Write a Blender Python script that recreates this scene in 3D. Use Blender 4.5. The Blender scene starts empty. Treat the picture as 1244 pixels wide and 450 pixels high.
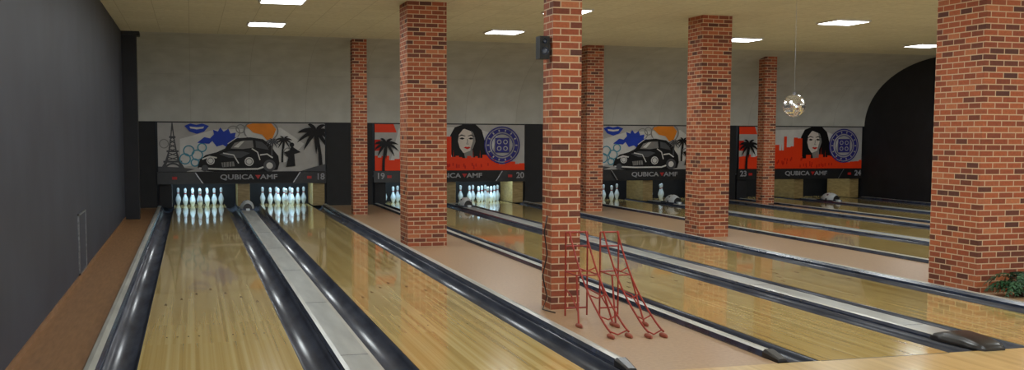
import bpy, bmesh, math, random
from mathutils import Matrix, Vector
random.seed(7)
S=bpy.context.scene
COL=S.collection
# ------------------------------------------------------------------ constants (metres; X right, Y down-lane, Z up)
H=1.576; CE=3.42
XL=-1.18; XR=16.5
PC=[1.068,5.661,10.558,14.692]       # lane pair centres
DF=6.54; DM=23.9; DE=25.0; DB=25.7
# ------------------------------------------------------------------ materials
def srgb(r,g,b):
    f=lambda c:(c/255/12.92) if c/255<=.04045 else ((c/255+.055)/1.055)**2.4
    return (f(r),f(g),f(b),1)
def mat(name,col,rough=.5,metal=0,emit=None,es=0,coat=0,spec=.5):
    m=bpy.data.materials.new(name); m.use_nodes=True
    b=m.node_tree.nodes['Principled BSDF']
    b.inputs['Base Color'].default_value=col; b.inputs['Roughness'].default_value=rough
    b.inputs['Metallic'].default_value=metal; b.inputs['Coat Weight'].default_value=coat
    b.inputs['Specular IOR Level'].default_value=spec
    if emit: b.inputs['Emission Color'].default_value=emit; b.inputs['Emission Strength'].default_value=es
    return m
def N(m,t,**k):
    n=m.node_tree.nodes.new(t)
    for a,v in k.items(): setattr(n,a,v)
    return n
def L(m,a,b): m.node_tree.links.new(a,b)
def ramp(m,stops,interp='LINEAR'):
    r=N(m,'ShaderNodeValToRGB'); cr=r.color_ramp; cr.interpolation=interp
    while len(cr.elements)<len(stops): cr.elements.new(.5)
    for e,(p,c) in zip(cr.elements,stops): e.position=p; e.color=c
    return r
def noisy(name,c1,c2,scale=8,rough=.6,detail=6,bump=0,coord='Object',stretch=(1,1,1),metal=0,spec=.5,coat=0):
    m=mat(name,c1,rough,metal,spec=spec,coat=coat); b=m.node_tree.nodes['Principled BSDF']
    tc=N(m,'ShaderNodeTexCoord'); mp=N(m,'ShaderNodeMapping'); mp.inputs['Scale'].default_value=stretch
    nz=N(m,'ShaderNodeTexNoise'); nz.inputs['Scale'].default_value=scale; nz.inputs['Detail'].default_value=detail
    L(m,tc.outputs[coord],mp.inputs[0]); L(m,mp.outputs[0],nz.inputs['Vector'])
    r=ramp(m,[(.3,c1),(.7,c2)]); L(m,nz.outputs['Fac'],r.inputs[0]); L(m,r.outputs[0],b.inputs['Base Color'])
    if bump:
        bp=N(m,'ShaderNodeBump'); bp.inputs['Strength'].default_value=bump; bp.inputs['Distance'].default_value=.01
        L(m,nz.outputs['Fac'],bp.inputs['Height']); L(m,bp.outputs[0],b.inputs['Normal'])
    return m
def brickmat():
    m=mat('brick_cladding',(1,1,1,1),.65,spec=.3); b=m.node_tree.nodes['Principled BSDF']
    tc=N(m,'ShaderNodeTexCoord')
    bt=N(m,'ShaderNodeTexBrick'); bt.offset=.5
    for k,v in {'Scale':1,'Mortar Size':.0058,'Mortar Smooth':.2,'Bias':0,'Brick Width':.175,'Row Height':.06}.items(): bt.inputs[k].default_value=v
    bt.inputs['Color1'].default_value=(0,0,0,1); bt.inputs['Color2'].default_value=(1,1,1,1); bt.inputs['Mortar'].default_value=(.5,.5,.5,1)
    L(m,tc.outputs['UV'],bt.inputs['Vector'])
    r=ramp(m,[(0,srgb(96,60,52)),(.18,srgb(136,74,54)),(.4,srgb(170,90,60)),(.65,srgb(186,106,70)),(.85,srgb(156,82,58)),(1,srgb(196,122,84))])
    L(m,bt.outputs['Color'],r.inputs[0])
    nz=N(m,'ShaderNodeTexNoise'); nz.inputs['Scale'].default_value=38; nz.inputs['Detail'].default_value=5
    L(m,tc.outputs['UV'],nz.inputs['Vector'])
    mx=N(m,'ShaderNodeMixRGB',blend_type='MULTIPLY'); mx.inputs[0].default_value=.6
    r2=ramp(m,[(.25,(.62,.6,.6,1)),(.75,(1.12,1.08,1.03,1))]); L(m,nz.outputs['Fac'],r2.inputs[0])
    L(m,r.outputs[0],mx.inputs[1]); L(m,r2.outputs[0],mx.inputs[2])
    m2=N(m,'ShaderNodeMixRGB'); L(m,bt.outputs['Fac'],m2.inputs[0]); L(m,mx.outputs[0],m2.inputs[1]); m2.inputs[2].default_value=srgb(208,180,150)
    L(m,m2.outputs[0],b.inputs['Base Color'])
    return m
def woodmat(name,stops,rough,row=.0274,length=2.3,swap=True,coat=.3):
    m=mat(name,(1,1,1,1),rough,coat=coat,spec=.5); b=m.node_tree.nodes['Principled BSDF']
    b.inputs['Coat Roughness'].default_value=.04
    tc=N(m,'ShaderNodeTexCoord'); sx=N(m,'ShaderNodeSeparateXYZ'); cx=N(m,'ShaderNodeCombineXYZ')
    L(m,tc.outputs['Object'],sx.inputs[0])
    L(m,sx.outputs['Y'],cx.inputs['X']); L(m,sx.outputs['X'],cx.inputs['Y'])
    bt=N(m,'ShaderNodeTexBrick'); bt.offset=.37
    for k,v in {'Scale':1,'Mortar Size':.0006,'Mortar Smooth':.2,'Bias':0,'Brick Width':length,'Row Height':row}.items(): bt.inputs[k].default_value=v
    bt.inputs['Color1'].default_value=(0,0,0,1); bt.inputs['Color2'].default_value=(1,1,1,1); bt.inputs['Mortar'].default_value=(.35,.35,.35,1)
    L(m,cx.outputs[0],bt.inputs['Vector'])
    mp=N(m,'ShaderNodeMapping'); mp.inputs['Scale'].default_value=(.2,50,1); L(m,cx.outputs[0],mp.inputs[0])
    nz=N(m,'ShaderNodeTexNoise'); nz.inputs['Scale'].default_value=1; nz.inputs['Detail'].default_value=3; L(m,mp.outputs[0],nz.inputs['Vector'])
    mp2=N(m,'ShaderNodeMapping'); mp2.inputs['Scale'].default_value=(.01,18,1); L(m,cx.outputs[0],mp2.inputs[0])
    n2=N(m,'ShaderNodeTexNoise'); n2.inputs['Scale'].default_value=1; n2.inputs['Detail'].default_value=2; L(m,mp2.outputs[0],n2.inputs['Vector'])
    a=N(m,'ShaderNodeMath',operation='MULTIPLY'); a.inputs[1].default_value=.22; L(m,bt.outputs['Color'],a.inputs[0])
    c=N(m,'ShaderNodeMath',operation='MULTIPLY_ADD'); c.inputs[1].default_value=.2; L(m,nz.outputs['Fac'],c.inputs[0]); L(m,a.outputs[0],c.inputs[2])
    d=N(m,'ShaderNodeMath',operation='MULTIPLY_ADD'); d.inputs[1].default_value=.85; L(m,n2.outputs['Fac'],d.inputs[0]); L(m,c.outputs[0],d.inputs[2])
    r=ramp(m,stops); L(m,d.outputs[0],r.inputs[0]); L(m,r.outputs[0],b.inputs['Base Color'])
    return m
def tilemat(name,c1,c2,mortar,w,msize,rough,nscale=14,axis='XY'):
    m=mat(name,c1,rough,spec=.3); b=m.node_tree.nodes['Principled BSDF']
    tc=N(m,'ShaderNodeTexCoord'); bt=N(m,'ShaderNodeTexBrick'); bt.offset=0
    for k,v in {'Scale':1,'Mortar Size':msize,'Mortar Smooth':.3,'Brick Width':w,'Row Height':w}.items(): bt.inputs[k].default_value=v
    bt.inputs['Color1'].default_value=c1; bt.inputs['Color2'].default_value=c2; bt.inputs['Mortar'].default_value=mortar
    L(m,tc.outputs['UV' if axis=='UV' else 'Object'],bt.inputs['Vector'])
    nz=N(m,'ShaderNodeTexNoise'); nz.inputs['Scale'].default_value=nscale; nz.inputs['Detail'].default_value=4
    L(m,tc.outputs['Object'],nz.inputs['Vector'])
    r=ramp(m,[(.3,(.86,.86,.85,1)),(.7,(1.05,1.05,1.05,1))]); L(m,nz.outputs['Fac'],r.inputs[0])
    mx=N(m,'ShaderNodeMixRGB',blend_type='MULTIPLY'); mx.inputs[0].default_value=.8
    L(m,bt.outputs['Color'],mx.inputs[1]); L(m,r.outputs[0],mx.inputs[2]); L(m,mx.outputs[0],b.inputs['Base Color'])
    return m
M={}
M['brick']=brickmat()
M['lane']=woodmat('lane_maple',[(.3,srgb(158,128,68)),(.58,srgb(200,170,102)),(.88,srgb(224,202,140))],.11,coat=.6)
M['appr']=woodmat('approach_wood',[(.2,srgb(172,138,82)),(.8,srgb(214,184,126))],.3,row=.07)
M['ceil']=tilemat('ceiling_tiles',srgb(230,228,212),srgb(223,221,204),srgb(196,193,174),.5,.005,.9,12)
M['cove']=tilemat('cove_plaster',srgb(210,211,206),srgb(204,205,200),srgb(192,192,187),1.2,.006,.9,3,'UV')
M['lwall']=noisy('slate_wall',srgb(44,48,60),srgb(56,61,74),1.5,.6,8,.1)
M['black']=noisy('black_paint',srgb(14,14,16),srgb(22,22,26),5,.6)
M['dark']=noisy('dark_wall_paint',srgb(22,22,26),srgb(32,32,38),3,.7)
M['walk']=noisy('walkway_vinyl',srgb(158,128,98),srgb(174,144,112),30,.36)
M['strip']=noisy('side_floor_laminate',srgb(124,88,54),srgb(150,110,72),6,.45,6,0,'Object',(6,.6,1))
M['slab']=noisy('concrete_slab',srgb(60,58,56),srgb(80,78,74),6,.9)
M['gut']=noisy('gutter_plastic',srgb(54,57,67),srgb(80,84,96),3,.27,5,0,'Object',(3,.5,1),spec=.6)
M['cap']=noisy('cap_rail_cream',srgb(160,160,154),srgb(198,198,190),4,.3,5,0,'Object',(3,.4,1))
M['capd']=noisy('cap_rail_dark',srgb(36,42,56),srgb(60,70,92),4,.24,5,spec=.7)
M['div']=noisy('divider_laminate',srgb(148,150,148),srgb(176,178,174),2.5,.3,6,0,'Object',(4,.6,1))
M['blackp']=noisy('black_plastic',srgb(22,21,22),srgb(38,36,36),9,.35)
M['pin']=noisy('pin_white',srgb(206,222,230),srgb(218,232,238),6,.25,coat=.5)
M['pinred']=noisy('pin_red_band',srgb(150,60,66),srgb(170,70,74),9,.3)
M['hood']=noisy('return_hood_plastic',srgb(206,214,220),srgb(224,230,234),9,.35)
M['kick']=noisy('kickback_brass_ply',srgb(140,118,74),srgb(176,152,102),6,.35,5,0,'Object',(1,1,4))
M['red']=noisy('red_enamel_tube',srgb(134,36,28),srgb(166,52,38),20,.4)
M['foot']=noisy('rubber_foot',srgb(136,62,42),srgb(160,80,56),20,.6)
M['leaf']=noisy('fern_leaf',srgb(20,56,34),srgb(44,92,52),18,.5)
M['pot']=noisy('clay_pot',srgb(70,50,40),srgb(92,68,54),12,.7)
M['lamp']=mat('led_panel_diffuser',(1,1,1,1),.5,emit=(.93,.97,1,1),es=9)
M['lframe']=mat('lamp_frame_white',srgb(220,220,220),.5)
M['metal']=noisy('brushed_steel',srgb(120,120,122),srgb(170,170,172),30,.3,metal=.8)
M['arrow']=noisy('lane_marker_inlay',srgb(82,44,24),srgb(96,54,30),20,.25)
def flat(n,r,g,b,k=1.0): M[n]=noisy('print_'+n,srgb(r,g,b),srgb(min(255,r*1.07),min(255,g*1.07),min(255,b*1.07)),5,.45,spec=.25); 
for n,c in dict(a_bg=(186,184,182),a_wh=(220,219,217),a_blk=(18,16,18),a_gry=(82,83,87),a_mid=(140,138,136),a_blue=(30,64,184),a_org=(240,142,36),a_red=(255,66,22),a_red2=(214,38,14),a_vio=(58,56,136),a_teal=(84,152,176),a_skin=(226,216,208)).items(): flat(n,*c)
M['txt']=mat('logo_lettering',srgb(168,168,174),.4); M['txtr']=mat('logo_red',srgb(190,36,30),.4)

# ------------------------------------------------------------------ mesh helpers
def mkobj(name,me,parent=None):
    o=bpy.data.objects.new(name,me); COL.objects.link(o)
    if parent: o.parent=parent
    return o
class MB:
    """mesh builder"""
    def __init__(s): s.v=[];s.f=[];s.m=[];s.mats=[];s.uv=[];s.sm=[]
    def mi(s,k):
        if k not in s.mats: s.mats.append(k)
        return s.mats.index(k)
    def face(s,pts,k,uv=None,smooth=False):
        b=len(s.v); s.v+= [tuple(p) for p in pts]; s.f.append(list(range(b,b+len(pts)))); s.m.append(s.mi(k)); s.uv.append(uv); s.sm.append(smooth)
    def box(s,x0,x1,y0,y1,z0,z1,k,top=None):
        P=lambda x,y,z:(x,y,z)
        s.face([P(x0,y0,z0),P(x1,y0,z0),P(x1,y0,z1),P(x0,y0,z1)],k,[(x0,z0),(x1,z0),(x1,z1),(x0,z1)])
        s.face([P(x1,y1,z0),P(x0,y1,z0),P(x0,y1,z1),P(x1,y1,z1)],k,[(-x1,z0),(-x0,z0),(-x0,z1),(-x1,z1)])
        s.face([P(x0,y1,z0),P(x0,y0,z0),P(x0,y0,z1),P(x0,y1,z1)],k,[(x0-(y1-y0),z0),(x0,z0),(x0,z1),(x0-(y1-y0),z1)])
        s.face([P(x1,y0,z0),P(x1,y1,z0),P(x1,y1,z1),P(x1,y0,z1)],k,[(x1,z0),(x1+y1-y0,z0),(x1+y1-y0,z1),(x1,z1)])
        s.face([P(x0,y0,z1),P(x1,y0,z1),P(x1,y1,z1),P(x0,y1,z1)],top or k,[(x0,y0),(x1,y0),(x1,y1),(x0,y1)])
        s.face([P(x0,y1,z0),P(x1,y1,z0),P(x1,y0,z0),P(x0,y0,z0)],k,[(x0,y0),(x1,y0),(x1,y1),(x0,y1)])
    def prof(s,pts,y0,y1,k,closed=False,smooth=False,caps=False,seg=1):
        """extrude XZ profile along Y"""
        n=len(pts); rng=range(n if closed else n-1)
        ks=k if isinstance(k,list) else [k]*n
        for j in range(seg):
            a=y0+(y1-y0)*j/seg; b=y0+(y1-y0)*(j+1)/seg
            for i in rng:
                p=pts[i]; q=pts[(i+1)%n]
                s.face([(p[0],a,p[1]),(q[0],a,q[1]),(q[0],b,q[1]),(p[0],b,p[1])],ks[i],smooth=smooth)
        if caps:
            s.face([(p[0],y0,p[1]) for p in pts],ks[0]); s.face([(p[0],y1,p[1]) for p in reversed(pts)],ks[0])
    def lathe(s,prof,c,k,n=20,kf=None,sy=1):
        for i in range(len(prof)-1):
            for j in range(n):
                a=2*math.pi*j/n; b=2*math.pi*(j+1)/n
                r0,z0=prof[i]; r1,z1=prof[i+1]
                P=lambda r,z,t:(c[0]+r*math.cos(t),c[1]+sy*r*math.sin(t),c[2]+z)
                kk=kf((z0+z1)/2) if kf else k
                if r0<1e-6: s.face([P(0,z0,a),P(r1,z1,b),P(r1,z1,a)],kk,smooth=True)
                elif r1<1e-6: s.face([P(r0,z0,a),P(r0,z0,b),P(0,z1,a)],kk,smooth=True)
                else: s.face([P(r0,z0,a),P(r0,z0,b),P(r1,z1,b),P(r1,z1,a)],kk,smooth=True)
    def tube(s,path,r,k,n=8):
        path=[Vector(p) for p in path]; rings=[]
        for i,p in enumerate(path):
            d=(path[min(i+1,len(path)-1)]-path[max(i-1,0)]).normalized()
            up=Vector((0,0,1)) if abs(d.z)<.9 else Vector((1,0,0))
            a=d.cross(up).normalized(); b=a.cross(d)
            rr=r[i] if isinstance(r,list) else r
            rings.append([p+a*math.cos(2*math.pi*t/n)*rr+b*math.sin(2*math.pi*t/n)*rr for t in range(n)])
        for i in range(len(rings)-1):
            for t in range(n):
                s.face([rings[i][t],rings[i][(t+1)%n],rings[i+1][(t+1)%n],rings[i+1][t]],k,smooth=True)
        s.face(rings[0][::-1],k); s.face(rings[-1],k)
    def build(s,name,parent=None,merge=True,bevel=0,loc=None):
        me=bpy.data.meshes.new(name); me.from_pydata(s.v,[],s.f)
        for k in s.mats: me.materials.append(M[k])
        uvl=me.uv_layers.new(name='UVMap')
        for p,mi,uv,sm in zip(me.polygons,s.m,s.uv,s.sm):
            p.material_index=mi; p.use_smooth=sm
            if uv:
                for li,c in zip(p.loop_indices,uv): uvl.data[li].uv=c
        bm=bmesh.new(); bm.from_mesh(me)
        if merge: bmesh.ops.remove_doubles(bm,verts=bm.verts,dist=1e-5); bmesh.ops.recalc_face_normals(bm,faces=bm.faces)
        bm.to_mesh(me); bm.free()
        o=mkobj(name,me,parent)
        if bevel:
            b=o.modifiers.new('bevel','BEVEL'); b.width=bevel; b.segments=3; b.limit_method='ANGLE'
        return o

# ------------------------------------------------------------------ room shell
b=MB()
edges=[XL]+sum([[c-1.78,c+1.78] for c in PC],[])+[XR]
for i in range(0,len(edges),2):
    b.box(edges[i],edges[i+1],DF,DM+.1,-.16,0,'slab',top='strip' if i==0 else 'walk')
b.box(XL,XR,DF,DB,-.22,-.16,'slab')
b.box(XL,XR,-5,DF,-.22,0,'slab',top='appr')
b.build('floor')
b=MB(); b.box(XL-.12,XL,-5,DM+2,-.22,CE+.1,'lwall'); b.build('wall_left')
b=MB(); b.box(XR,XR+.12,-5,DM+2,-.22,CE+.1,'dark'); b.build('wall_right')
b=MB(); b.box(XL,XR,DB+.1,DB+.2,-.22,CE+.1,'black'); b.build('wall_back')
b=MB(); b.box(XL,XR,-5,20.85,CE,CE+.1,'ceil'); b.build('ceiling')
# curved cove over the machines
b=MB(); n=24; zc=1.83; pr=[]
for i in range(n+1):
    a=math.pi/2*i/n
    pr.append((20.85+(DM-20.85)*math.cos(a), zc+(CE-zc)*math.sin(a)))
l=0
for i in range(n):
    (y0,z0),(y1,z1)=pr[i],pr[i+1]; dl=math.hypot(y1-y0,z1-z0)
    b.face([(XL,y0,z0),(XR,y0,z0),(XR,y1,z1),(XL,y1,z1)],'cove',[(XL,l),(XR,l),(XR,l+dl),(XL,l+dl)],smooth=True); l+=dl
b.build('wall_cove')
# black wall between the masking units
ge=[XL]+sum([[c-1.78,c+1.78] for c in PC],[])+[XR]
for i in range(0,len(ge),2):
    b=MB(); b.box(ge[i]+.005,ge[i+1]-.005,DM+.08,DM+.18,-.0,zc,'black'); b.build('wall_machine_%d'%(i//2+1))
b=MB(); b.box(XL,XR,DM+.07,DM+.22,1.825,1.95,'black'); b.build('trim_2')
b=MB(); b.box(XL,XL+.25,20.83,21.15,0,CE,'dark'); b.box(XL,XL+.31,20.78,21.2,CE-.07,CE,'black'); b.build('trim_1')
# hatch frame on left wall
b=MB()
x=XL+.001
for (y0,y1,z0,z1) in [(12.3,13.1,.69,.71),(12.3,13.1,.05,.07),(12.3,12.32,.05,.71),(13.08,13.1,.05,.71)]: b.box(x,x+.015,y0,y1,z0,z1,'metal')
b.box(x,x+.006,12.32,13.08,.07,.69,'lwall'); b.build('wall_hatch')
b=MB(); b.box(XL,XL+.012,DF,20.8,0,.05,'strip'); b.build('baseboard_left')

# ------------------------------------------------------------------ pillars
def pillar(x0,x1,y0,y1):
    b=MB(); b.box(x0,x1,y0,y1,0,CE,'brick'); b.build('brick_pillar')
for a in [(3.02,3.30,21.03,21.31),(2.89,3.45,14.83,15.39),(3.08,3.35,9.10,9.37),(7.80,8.16,20.84,21.2),(7.52,8.02,15.1,15.6),(12.37,12.66,21.69,21.98),(7.56,8.30,8.98,9.72),(12.36,12.72,15.5,15.88)]: pillar(*a)

# ------------------------------------------------------------------ lanes
def lane(cx):
    x0=cx-.5335;x1=cx+.5335
    b=MB(); b.box(x0,x1,DF,DE,-.05,0,'lane')
    for i in range(-3,4):
        ax=cx+i*.1372; ay=DF+4.72-abs(i)*.31; w=.014; z=.0012
        b.face([(ax-w,ay-.05,z),(ax+w,ay-.05,z),(ax,ay+.07,z)],'arrow')
    for i in (-4.6,-3.6,-2.6,-1.6,1.6,2.6,3.6,4.6):
        ax=cx+i*.08; b.face([(ax+.007*math.cos(t*math.pi/4),DF+2.1+.016*math.sin(t*math.pi/4),.0012) for t in range(8)],'arrow')
    b.box(x0,x1,DF-.012,DF,-.05,.0008,'blackp')
    o=b.build('bowling_lane',merge=False)
def gutter(x0,x1):
    x0+=.001; x1-=.001
    b=MB(); n=12; c=(x0+x1)/2; r=(x1-x0)/2-.012
    pts=[(x0,-.004)]+[(c-r*math.cos(math.pi*i/n), -.012-.078*math.sin(math.pi*i/n)) for i in range(n+1)]+[(x1,-.004)]
    b.prof(pts,DF+.02,DE,'gut',smooth=True); 
    b.prof([(x0,-.1),(x0,-.004)],DF+.02,DE,'gut')
    b.face([(p[0],DF+.02,p[1]) for p in pts]+[(x1,DF+.02,-.1),(x0,DF+.02,-.1)],'gut')
    b.build('lane_gutter')
def sidecap(xi,xo):
    s=1 if xo>xi else -1
    b=MB(); w=abs(xo-xi)
    pts=[(xi,-.1),(xi,.02),(xi+s*.018,.045),(xi+s*(w-.045),.05),(xi+s*(w-.012),.042),(xo,.01),(xo,-.1)]
    ks=['capd','capd','cap','cap','capd','capd','capd']
    b.prof(pts,DF+.22,DM-.1,ks,closed=True,caps=True)
    P=lambda t,z,y:(xi+(xo-xi)*t,y,z)
    A=[P(0,0,DF+.22),P(0,.045,DF+.22),P(.2,.058,DF+.22),P(.8,.058,DF+.22),P(1,.04,DF+.22),P(1,0,DF+.22)]
    B=[P(.15,0,DF+.03),P(.15,.015,DF+.03),P(.3,.022,DF+.03),P(.7,.022,DF+.03),P(.85,.015,DF+.03),P(.85,0,DF+.03)]
    for i in range(6): b.face([A[i],A[(i+1)%6],B[(i+1)%6],B[i]],'blackp')
    b.face(A,'blackp'); b.face(B,'blackp')
    b.build('lane_edge_cap')
def divider(cx,k=1.0):
    b=MB()
    pts=[(cx-.14,-.1),(cx-.14,.01),(cx-.125,.03),(cx-.095,.035),(cx+.095,.035),(cx+.125,.03),(cx+.14,.01),(cx+.14,-.1)]
    b.prof(pts,DF+.4*k,DM-.2,['capd','capd','cap','div','cap','capd','capd','capd'],closed=True,caps=True)
    y=DF+.9
    while y<DM-.3:
        b.box(cx-.096,cx+.096,y,y+.008,.0352,.0362,'capd'); y+=2.44
    o=b.build('lane_divider')
    b=MB(); n=10
    secs=[(DF+.5*k,.15,.05),(DF+.36*k,.15,.085),(DF+.14*k,.145,.075),(DF+.02*k,.125,.05),(DF-.04,.09,.02)]
    prev=None
    for (y,w,h) in secs:
        ring=[(cx-w,y,0),(cx-w,y,h*.6)]+[(cx-w*.85*math.cos(math.pi*i/n),y,h*.6+h*.4*math.sin(math.pi*i/n)**.6) for i in range(n+1)]+[(cx+w,y,h*.6),(cx+w,y,0)]
        if prev:
            for i in range(len(ring)-1): b.face([prev[i],prev[i+1],ring[i+1],ring[i]],'blackp',smooth=True)
        else: b.face(ring,'blackp')
        prev=ring
    b.face(prev,'blackp')
    nz=b.build('end_cap',parent=o)
    # ball-return hood: ribbed shell with an open mouth, on a dark base
    b=MB(); y=22.6; n=14; prev=None
    for j in range(10):
        t=j/9; yy=y-.3+.6*t; r=math.sin(math.pi*min(1,max(0.02,.2+.7*t)))**.8
        ring=[(cx-.14*r*math.cos(math.pi*i/n),yy,.06+.17*r*math.sin(math.pi*i/n)) for i in range(n+1)]
        if prev:
            for i in range(n): b.face([prev[i],prev[i+1],ring[i+1],ring[i]],'hood' if (j%4 or i%3) else 'capd',smooth=True)
        else: b.face([(p[0],p[1]+.03,p[2]) for p in ring],'blackp')
        prev=ring
    b.face(prev,'hood'); b.box(cx-.13,cx+.13,y-.34,y+.34,.036,.062,'capd'); b.box(cx-.035,cx+.035,y-.42,y-.3,.036,.075,'hood')
    b.build('return_hood',parent=o)
prof=[(0,0),(.026,0),(.029,.006),(.036,.03),(.048,.065),(.0575,.095),(.0605,.115),(.058,.14),(.05,.17),(.038,.2),(.028,.225),(.0235,.25),(.0228,.262),(.024,.275),(.0262,.29),(.0305,.315),(.0323,.335),(.0315,.35),(.027,.365),(.018,.376),(.008,.3805),(0,.381)]
def pins(cx,y,which):
    b=MB()
    i=0
    for r in range(4):
        for k in range(r+1):
            if which is None or i in which:
                b.lathe(prof,(cx+(k-r/2)*.3048,y+r*.264,0.0005),'pin',16,kf=lambda z:'pinred' if (.25<z<.26 or .268<z<.28) else 'pin')
            i+=1
    b.build('bowling_pins')
for pi,c in enumerate(PC):
    for s in (-1,1):
        lane(c+s*.909)
        a,bb=sorted([c+s*.375,c+s*.14]); gutter(a,bb)
        a,bb=sorted([c+s*1.4425,c+s*1.677]); gutter(a,bb)
        sidecap(c+s*1.677,c+s*1.78)
    divider(c,.3 if pi==0 else 1.0)
    b=MB()
    for xx in (c-1.74,c-.13,c+1.48): b.box(xx,xx+.26,DM+.08,DE,0.0,.62,'dark' if xx<c-1 else 'kick')
    b.build('pit_kickback',bevel=.01)
    b=MB(); b.box(c-1.74,c+1.74,DE+.3,DE+.34,-.15,.75,'black')
    b.build('pit_curtain')
HP=DM+.15
for c in PC[:2]:
    for s in (-1,1): pins(c+s*.909,HP,None)
pins(PC[2]+.909,HP,[3,6,7]); 
pins(PC[2]-.909,HP,[0,4,9])

# ------------------------------------------------------------------ masking units
def circle(u,v,r,n=28,rv=None,a0=0,a1=2*math.pi):
    rv=rv or r; full=abs(a1-a0-2*math.pi)<1e-6
    m=n if full else n+1
    return [(u+r*math.cos(a0+(a1-a0)*i/n),v+rv*math.sin(a0+(a1-a0)*i/n)) for i in range(m)]
class Art:
    def __init__(s,c): s.b=MB(); s.c=c; s.l=0
    def y(s): s.l+=1; return DM-.004-.0006*s.l
    def poly(s,pts,k):
        y=s.y(); q=[(s.c+max(-1.745,min(1.745,u)),y,.76+max(.005,min(1.045,v))) for u,v in pts]
        s.b.face(q,k)
    def strip(s,p0,p1,k):
        y=s.y(); g=lambda p:(s.c+max(-1.745,min(1.745,p[0])),y,.76+max(.005,min(1.045,p[1])))
        for i in range(len(p0)-1): s.b.face([g(p0[i]),g(p0[i+1]),g(p1[i+1]),g(p1[i])],k)
    def ring(s,u,v,r0,r1,k,n=32,sy=1):
        A=[(u+r0*math.cos(2*math.pi*i/n),v+sy*r0*math.sin(2*math.pi*i/n)) for i in range(n+1)]
        B=[(u+r1*math.cos(2*math.pi*i/n),v+sy*r1*math.sin(2*math.pi*i/n)) for i in range(n+1)]
        s.strip(A,B,k)
    def stroke(s,pts,w,k):
        A=[];B=[]
        for i,p in enumerate(pts):
            q0=pts[max(0,i-1)];q1=pts[min(len(pts)-1,i+1)]
            dx,dy=q1[0]-q0[0],q1[1]-q0[1]; l=math.hypot(dx,dy) or 1
            ww=w[i] if isinstance(w,(list,tuple)) else w
            A.append((p[0]-dy/l*ww/2,p[1]+dx/l*ww/2));B.append((p[0]+dy/l*ww/2,p[1]-dx/l*ww/2))
        s.strip(A,B,k)
    def palm(s,u,v0,v1,size,k,lean=.08):
        s.stroke([(u+lean*(t/5)**2-lean,v0+(v1-v0)*t/5) for t in range(6)],[.07*size*(1-.1*t)+.015 for t in range(6)],k)
        for a in (-200,-165,-130,-90,-50,-15,20,60,115,155):
            r=math.radians(a); pts=[]
            for t in range(6):
                q=t/5*.42*size; pts.append((u+math.cos(r)*q, v1+math.sin(r)*q*.8-(t/5)**2*.16*size))
            s.stroke(pts,[.02*size,.075*size,.085*size,.07*size,.045*size,.005],k)
    def finish(s,name,parent):
        o=s.b.build(name,parent=parent,merge=False)
        bm=bmesh.new(); bm.from_mesh(o.data); bmesh.ops.triangulate(bm,faces=[f for f in bm.faces if len(f.verts)>4]); bm.to_mesh(o.data); bm.free()
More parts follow.
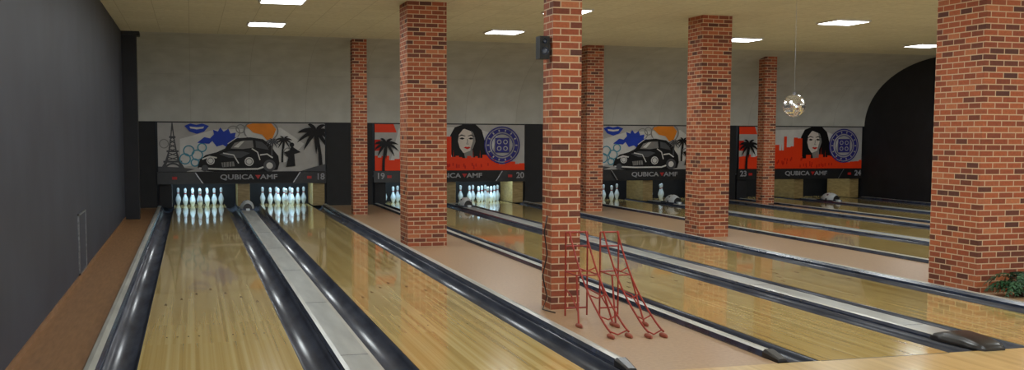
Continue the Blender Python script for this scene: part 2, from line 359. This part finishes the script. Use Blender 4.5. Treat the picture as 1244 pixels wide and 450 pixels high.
def artA(c,par):
    A=Art(c)
    A.poly([(-1.75,0),(1.75,0),(1.75,1.05),(-1.75,1.05)],'a_bg')
    A.poly([(-1.3,.1),(-.2,.25),(.9,.2),(1.3,.6),(.8,.95),(-.6,.9),(-1.3,.7)],'a_wh')
    u=-1.45
    A.poly([(u-.28,0),(u-.2,0),(u-.1,.22),(u-.05,.5),(u,.9),(u+.05,.5),(u+.1,.22),(u+.2,0),(u+.28,0),(u+.16,.22),(u+.085,.45),(u+.04,.75),(u+.012,1.04),(u-.012,1.04),(u-.04,.75),(u-.085,.45),(u-.16,.22)],'a_gry')
    for v,w in ((.2,.19),(.42,.12),(.72,.065)): A.poly([(u-w,v),(u+w,v),(u+w,v+.04),(u-w,v+.04)],'a_gry')
    for k in range(6):
        v=.24+k*.09; w=.13-.018*k; A.stroke([(u-w,v),(u+w*.85,v+.08)],.02,'a_gry'); A.stroke([(u+w,v),(u-w*.85,v+.08)],.02,'a_gry')
    A.ring(u,.0,.16,.2,'a_gry')
    A.poly([(-1.75,0),(-1.2,0),(-1.0,.06),(-1.3,.1),(-1.75,.12)],'a_gry')
    for x,y,r in ((-1.12,.45,.12),(-.95,.36,.12),(-1.2,.28,.12),(-.85,.52,.1),(-1.0,.2,.09)): A.ring(x,y,r,r-.026,'a_teal')
    for x,y,r in ((-1.62,.6,.1),(-.2,.85,.14),(.95,.42,.1),(-.05,.92,.1)): A.ring(x,y,r,r-.02,'a_mid')
    A.poly([(-1.2,.98),(-1.08,1.03),(-.96,1.0),(-.84,1.03),(-.7,.98),(-.8,.86),(-.95,.81),(-1.1,.86)],'a_blue')
    A.poly([(-1.1,.965),(-.95,.95),(-.8,.965),(-.82,.925),(-.95,.905),(-1.08,.925)],'a_wh')
    A.poly([(-.68,.72),(-.6,.8),(-.62,.9),(-.52,.86),(-.47,.95),(-.4,.86),(-.3,.92),(-.26,.82),(-.15,.84),(-.17,.74),(-.05,.72),(-.2,.64),(-.3,.5),(-.42,.58),(-.55,.54)],'a_blue')
    A.poly([(-.95,.62),(-.8,.74),(-.6,.7),(-.7,.6)],'a_blue')
    A.poly([(.05,1.0),(.2,1.04),(.6,1.04),(.7,.92),(.62,.72),(.5,.68),(.4,.8),(.22,.84)],'a_org'); A.ring(.38,.88,.34,.37,'a_mid',sy=.7)
    # vintage car, three-quarter front
    A.poly([(-.95,.1),(-.9,.26),(-.78,.36),(-.55,.42),(-.38,.5),(-.3,.62),(-.12,.72),(.15,.74),(.42,.7),(.58,.58),(.66,.44),(.74,.34),(.76,.18),(.72,.04),(.5,.0),(-.6,.0),(-.85,.03)],'a_blk')
    A.poly([(-.26,.5),(-.18,.62),(.0,.67),(.2,.675),(.22,.52),(0,.49)],'a_mid')
    A.poly([(-.2,.53),(-.05,.65),(.03,.66),(-.1,.52)],'a_wh')
    A.poly([(.27,.52),(.26,.67),(.4,.64),(.5,.55),(.54,.47)],'a_gry')
    A.poly([(-.5,.38),(-.3,.44),(.0,.44),(.14,.4),(-.05,.3),(-.3,.3)],'a_gry')
    A.stroke([(-.42,.4),(-.2,.36),(-.1,.18)],.025,'a_wh'); A.stroke([(.18,.5),(.3,.42),(.35,.25)],.025,'a_wh')
    A.stroke([(-.85,.27),(-.7,.33),(-.55,.3)],.03,'a_wh'); A.stroke([(.35,.36),(.5,.38),(.62,.3)],.03,'a_wh')
    A.stroke([(-.32,.6),(-.12,.74),(.15,.76),(.44,.71)],.018,'a_wh')
    for x,y,r in ((-.68,.24,.085),(.12,.22,.095)): A.poly(circle(x,y,r),'a_wh'); A.ring(x,y,r*.6,r*.75,'a_gry')
    A.poly([(-.46,.2),(-.2,.22),(-.18,.12),(-.44,.1)],'a_mid')
    for k in range(4): A.stroke([(-.42+k*.06,.11),(-.42+k*.06,.21)],.014,'a_blk')
    A.stroke([(-.92,.08),(-.4,.055),(.3,.06),(.42,.1)],.035,'a_wh')
    A.poly(circle(.55,.13,.13),'a_gry'); A.poly(circle(.55,.13,.07),'a_wh'); A.poly(circle(-.8,.08,.07),'a_gry')
    A.poly([(.9,.1),(.95,.3),(.86,.42),(.98,.46),(1.02,.56),(1.1,.5),(1.22,.42),(1.08,.38),(1.1,.12)],'a_blk'); A.poly(circle(1.03,.58,.05),'a_blk')
    A.palm(.86,.2,.7,.45,'a_blk',.04); A.palm(.62,.35,.66,.35,'a_gry',.02)
    A.palm(1.55,0,.88,1.0,'a_blk',-.1)
    A.poly([(1.2,0),(1.75,0),(1.75,.16),(1.5,.1)],'a_gry')
    A.finish('artwork',par)
def artB(c,par,seed):
    A=Art(c); rnd=random.Random(seed)
    A.poly([(-1.75,0),(1.75,0),(1.75,1.05),(-1.75,1.05)],'a_bg')
    A.poly([(-1.4,.2),(.9,.25),(1.1,.8),(.5,1.0),(-1.2,.95)],'a_wh')
    A.poly([(-1.75,.86),(-1.25,.86),(-1.32,1.05),(-1.75,1.05)],'a_red')
    A.poly([(-1.75,.45),(-1.58,.45),(-1.62,.7),(-1.75,.7)],'a_red2')
    # portrait (behind the skyline)
    u=.38
    A.poly([(u-.3,.1),(u-.36,.32),(u-.42,.5),(u-.4,.8),(u-.3,.98),(u-.12,1.045),(u+.2,1.045),(u+.34,.92),(u+.42,.65),(u+.44,.45),(u+.56,.24),(u+.62,.1)],'a_blk')
    A.poly([(u-.22,.66),(u-.2,.82),(u-.1,.94),(u+.06,.98),(u+.17,.86),(u+.19,.66),(u+.13,.5),(u+.06,.41),(u-.02,.37),(u-.1,.41),(u-.18,.52)],'a_skin')
    A.poly([(u-.08,.4),(u+.12,.47),(u+.13,.3),(u+.2,.15),(u-.12,.15),(u-.05,.28)],'a_mid')
    A.poly([(u+.06,.98),(u+.17,.86),(u+.19,.66),(u+.13,.5),(u+.06,.41),(u+.09,.55),(u+.13,.68),(u+.1,.84)],'a_mid')
    A.poly([(u-.19,.725),(u-.13,.755),(u-.06,.73),(u-.12,.705)],'a_blk'); A.poly([(u+.02,.73),(u+.08,.755),(u+.15,.725),(u+.08,.705)],'a_blk')
    A.stroke([(u-.21,.775),(u-.14,.81),(u-.05,.785)],[.01,.025,.015],'a_blk'); A.stroke([(u+.01,.785),(u+.09,.81),(u+.17,.775)],[.015,.025,.01],'a_blk')
    A.stroke([(u-.0,.72),(u+.0,.64),(u-.03,.61),(u+.03,.605)],.013,'a_gry')
    A.poly([(u-.09,.525),(u-.04,.545),(u-.01,.535),(u+.03,.545),(u+.08,.525),(u-.0,.485)],'a_red2')
    A.poly([(u-.1,.96),(u+.1,1.0),(u+.3,.92),(u+.27,.6),(u+.2,.45),(u+.2,.7),(u+.13,.88)],'a_blk')
    A.poly([(u-.1,.97),(u-.22,.86),(u-.26,.6),(u-.2,.42),(u-.3,.4),(u-.36,.7),(u-.28,.94)],'a_blk')
    pts=[(-1.75,0)]; x=-1.75
    while x<1.72:
        w=rnd.uniform(.06,.14)
        h=rnd.uniform(.42,.82) if -1.2<x<.0 else (rnd.uniform(.24,.36) if x<.9 else rnd.uniform(.14,.26))
        if rnd.random()<.3: pts+=[(x,h),(x+w*.45,h),(x+w*.5,h+.18),(x+w*.55,h),(x+w,h)]
        else: pts+=[(x,h),(x+w,h)]
        x+=w
    pts=[p for p in pts if p[0]<=1.75]+[(1.75,pts[-1][1]),(1.75,0)]
    A.poly(pts,'a_red')
    for k in range(30):
        x=rnd.uniform(-1.2,.9); y=rnd.uniform(.03,.3 if x<0 else .12); A.poly([(x,y),(x+.03,y),(x+.03,y+.07),(x,y+.07)],'a_red2')
    u=1.2; v=.58
    A.ring(u,v,.43,.40,'a_vio'); A.ring(u,v,.38,.3,'a_vio'); A.ring(u,v,.27,.25,'a_vio')
    for k in range(14):
        a=2*math.pi*k/14; A.stroke([(u+.315*math.cos(a),v+.315*math.sin(a)),(u+.365*math.cos(a),v+.365*math.sin(a))],.03,'a_bg')
    A.poly([(u-.17,v-.17),(u+.17,v-.17),(u+.17,v+.17),(u-.17,v+.17)],'a_vio')
    for dx in (-.075,.075):
        for dy in (-.075,.075): A.ring(u+dx,v+dy,.055,.035,'a_bg',n=16)
    A.palm(-1.5,0,.62,.7,'a_blk',.06)
    A.finish('artwork',par)
def text(s,size,loc,k,par,name,align='CENTER',bold=.0,sx=1):
    cu=bpy.data.curves.new('t','FONT'); cu.body=s; cu.size=size; cu.extrude=.003; cu.offset=bold; cu.align_x=align; cu.align_y='CENTER'
    to=bpy.data.objects.new('t',cu); COL.objects.link(to)
    bpy.context.view_layer.update()
    me=bpy.data.meshes.new_from_object(to.evaluated_get(bpy.context.evaluated_depsgraph_get()))
    bpy.data.objects.remove(to)
    me.transform(Matrix.Translation(loc)@Matrix.Rotation(math.pi/2,4,'X')@Matrix.Diagonal((sx,1,1,1)))
    me.materials.clear(); me.materials.append(M[k]); mkobj(name,me,par)
for i,c in enumerate(PC):
    b=MB()
    b.box(c-1.75,c+1.75,DM,DM+.06,.74,1.82,'black')
    b.box(c-1.77,c+1.77,DM-.005,DM+.06,.5,.755,'blackp')
    y=DM-.06
    b.face([(c-.85,y,.52),(c+1.05,y,.52),(c+1.2,y,.75),(c-1.0,y,.75)],'black')
    for (p,q) in (((c-1.0,.75),(c-.85,.52)),((c+1.2,.75),(c+1.05,.52))):
        b.face([(p[0]-.012,y-.002,p[1]),(p[0]+.012,y-.002,p[1]),(q[0]+.012,y-.002,q[1]),(q[0]-.012,y-.002,q[1])],'metal')
    o=b.build('masking_unit')
    if i%2==0: artA(c,o)
    else: artB(c,o,i)
    text('QUBICA',.145,(c-.14,DM-.07,.645),'txt',o,'lettering_a','CENTER',.003,1.3)
    b=MB(); b.face([(c+.24,DM-.07,.69),(c+.36,DM-.07,.69),(c+.30,DM-.07,.60)],'txtr'); b.build('logo_wedge',parent=o)
    text('AMF',.145,(c+.53,DM-.07,.645),'txt',o,'lettering_b','CENTER',.003,1.3)
    if i in (1,3): text(str(17+2*i),.19,(c-1.62,DM-.02,.64),'txt',o,'number_a','CENTER',.004)
    text(str(18+2*i),.19,(c+1.64,DM-.02,.64),'txt',o,'number_b','CENTER',.004)
    for xx in (-1.42,1.4):
        b=MB(); b.face([(c+xx-.05,DM-.012,.6),(c+xx+.05,DM-.012,.6),(c+xx+.05,DM-.012,.66),(c+xx-.05,DM-.012,.66)],'txtr'); b.build('indicator',parent=o)

# ------------------------------------------------------------------ ceiling lamps
def area(name,loc,size,power,col,rot=(0,0,0),sy=None,parent=None):
    l=bpy.data.lights.new(name,'AREA'); l.energy=power; l.color=col; l.size=size
    if sy: l.shape='RECTANGLE'; l.size_y=sy
    o=bpy.data.objects.new(name,l); o.location=loc; o.rotation_euler=rot; COL.objects.link(o)
    if parent: o.parent=parent
    return o
for x in (1.24,5.38,10.08,14.2):
    for y in (18.6,15.25,11.9,8.55,5.2,1.85,-1.5):
        b=MB(); b.box(x-.31,x+.31,y-.31,y+.31,CE-.025,CE-.001,'lframe')
        b.box(x-.28,x+.28,y-.28,y+.28,CE-.03,CE-.024,'lamp')
        o=b.build('ceiling_lamp',merge=False)
        area('panel_light',(x,y,CE-.04),.55,31,(.93,.99,1),parent=o)
for i,c in enumerate(PC):
    for s in (-1,1):
        e=(9,9,1.5,.4)[i]
        b=MB(); b.box(c+s*.909-.5,c+s*.909+.5,DM+.12,DM+.16,.66,.69,'lframe'); o=b.build('pit_lamp')
        area('pit_light',(c+s*.909,DM+.14,.65),1.0,e,(.52,.8,1),(math.radians(18),0,0),.05,parent=o)

# ------------------------------------------------------------------ mirror ball
M['mirr']=mat('mirror_tile',(.9,.9,.92,1),.12,.85)
M['core']=mat('mirror_ball_grout',srgb(120,120,124),.5)
b=MB(); c=(7.5,12.4,1.97); R=.147; nl=16
for i in range(nl):
    a0=-math.pi/2+math.pi*i/nl; a1=a0+math.pi/nl; am=(a0+a1)/2; m=max(4,int(2*nl*math.cos(am)))
    for j in range(m):
        t0=2*math.pi*j/m+.012; t1=2*math.pi*(j+1)/m-.012
        P=lambda a,t:Vector((R*math.cos(a)*math.cos(t),R*math.cos(a)*math.sin(t),R*math.sin(a)))
        q=[P(a0+.01,t0),P(a0+.01,t1),P(a1-.01,t1),P(a1-.01,t0)]
        cc=sum(q,Vector())/4
        rr=Matrix.Rotation(random.uniform(-.06,.06),3,'Z')@Matrix.Rotation(random.uniform(-.06,.06),3,'X')
        b.face([Vector(c)+cc+rr@(p-cc) for p in q],'mirr')
b.lathe([(0,-R*.955),(R*.5,-R*.82),(R*.82,-R*.5),(R*.955,0),(R*.82,R*.5),(R*.5,R*.82),(0,R*.955)],c,'core',20)
b.lathe([(.0,R-.005),(.025,R-.005),(.025,R+.03),(0,R+.03)],c,'metal',12)
b.tube([(c[0],c[1],c[2]+R),(c[0],c[1],CE)],.002,'metal',6)
b.build('mirror_ball',merge=False)

# ------------------------------------------------------------------ loudspeaker on pillar
b=MB(); x0,x1,y0,y1,z0,z1=2.965,3.055,9.12,9.24,2.25,2.45
b.box(x0,x1,y0,y1,z0,z1,'black'); b.box(x1,3.08,y0+.05,y0+.1,z0+.07,z1-.07,'metal')
for zz,r in ((z0+.07,.036),(z0+.155,.02)):
    pr=[(0,.004),(r*.5,.002),(r*.8,-.004),(r,.004)]
    for i in range(3):
        for j in range(16):
            a=2*math.pi*j/16; bb=a+2*math.pi/16; P=lambda q,t:((x0+x1)/2+q[0]*math.cos(t),y0-.004-q[1],zz+q[0]*math.sin(t))
            b.face([P(pr[i],a),P(pr[i],bb),P(pr[i+1],bb),P(pr[i+1],a)],'capd',smooth=True)
b.build('wall_loudspeaker',merge=False)
b=MB(); b.tube([(3.07,9.2,.85),(3.05,9.22,.7),(3.065,9.18,.5),(3.03,9.2,.3),(3.06,9.16,.12),(3.0,9.1,.012),(3.05,8.9,.012)],.006,'blackp'); b.build('power_cable')

# ------------------------------------------------------------------ ball ramps
def ramp_obj(cx,yb,w=.085):
    b=MB(); r=.0078; zt=.74
    Z=lambda t: zt*(1-t)**1.35*(1-.15*math.sin(math.pi*t))+.035*t+.008
    for s in (-1,1):
        pts=[(cx+s*w*.75,yb-.02-.98*i/14,Z(i/14)) for i in range(15)]
        b.tube(pts,r,'red')
        b.tube([(cx+s*w,yb,.012),(cx+s*w,yb,.4),(cx+s*w,yb,zt)],r,'red')
        b.tube([(cx+s*w,yb-.28,.4),(cx+s*w*1.25,yb-.38,.2),(cx+s*w*1.5,yb-.48,.02)],r,'red')
        b.tube([(cx+s*w,yb,.25),(cx+s*w*1.3,yb-.25,.22),(cx+s*w*1.4,yb-.43,.12)],r*.8,'red')
        for (fx,fy) in ((cx+s*w*1.5,yb-.49),(cx+s*w*.75,yb-1.0),):
            # elongated rubber skid around the tube end
            b.lathe([(0,0),(.018,0),(.021,.006),(.019,.02),(.012,.028),(0,.03)],(fx,fy,.001),'foot',14,sy=3.4)
    for (y,z,x) in ((yb,zt,w),(yb,zt-.12,w),(yb,.4,w),(yb,.08,w)):
        b.tube([(cx-x,y,z),(cx+x,y,z)],r,'red')
    for t in (.25,.5,.75,.96):
        y=yb-.02-.98*t; z=Z(t)
        b.tube([(cx-w*.75,y,z-.004),(cx,y,max(.012,z-.035)),(cx+w*.75,y,z-.004)],r*.8,'red')
    b.tube([(cx-w,yb-.28,.4),(cx+w,yb-.28,.4)],r*.8,'red'); b.tube([(cx-w,yb,.4),(cx-w,yb-.28,.4)],r*.8,'red'); b.tube([(cx+w,yb,.4),(cx+w,yb-.28,.4)],r*.8,'red')
    b.build('bowling_ball_ramp',merge=False)
ramp_obj(3.18,8.72,.1); ramp_obj(3.46,8.66)

# ------------------------------------------------------------------ potted fern
b=MB(); px,py=7.93,8.72
b.lathe([(0,0),(.09,0),(.12,.07),(.13,.08),(.13,.1),(.11,.1),(.1,.07),(0,.07)],(px,py,.001),'pot',20)
for i in range(80):
    a=random.uniform(0,2*math.pi); ln=random.uniform(.3,.56); up=random.uniform(.02,.18); n=9; pts=[]
    for t in range(n+1):
        q=t/n; pts.append(Vector((px+math.cos(a)*ln*q,py+math.sin(a)*ln*q*.38,max(.02,.09+up*math.sin(q*2.4)-.08*q*q))))
    sd=Vector((-math.sin(a),math.cos(a),0))
    for t in range(n):
        w=.05*math.sin(math.pi*(t+.6)/(n+.8)); d=(pts[t+1]-pts[t])
        for s in (-1,1):
            b.face([pts[t],pts[t]+d*.55,pts[t]+d*1.1+sd*s*w-Vector((0,0,.01)),pts[t]+d*.5+sd*s*w*.9],'leaf')
b.build('potted_fern',merge=False)

# ------------------------------------------------------------------ world + camera
w=bpy.data.worlds.new('world'); S.world=w; w.use_nodes=True
w.node_tree.nodes['Background'].inputs[0].default_value=(.84,.93,1,1); w.node_tree.nodes['Background'].inputs[1].default_value=1.8
f,yaw,pit,roll,cy=1307.2,.2893,.0794,.0044,268.13
cw,sw=math.cos(yaw),math.sin(yaw)
F=Vector((sw*math.cos(pit),cw*math.cos(pit),-math.sin(pit))); R=Vector((cw,-sw,0)); U=R.cross(F)
R2=R*math.cos(roll)+U*math.sin(roll); U2=-R*math.sin(roll)+U*math.cos(roll)
cd=bpy.data.cameras.new('camera'); cam=bpy.data.objects.new('camera',cd); COL.objects.link(cam)
mt=Matrix((R2,U2,-F)).transposed().to_4x4(); mt.translation=Vector((0,0,H)); cam.matrix_world=mt
cd.sensor_width=36; cd.lens=36*f/1244; cd.shift_y=(cy-225)/1244; cd.clip_start=.05; cd.clip_end=200
S.camera=cam
S.view_settings.view_transform='Standard'; S.view_settings.look='None'; S.view_settings.exposure=0
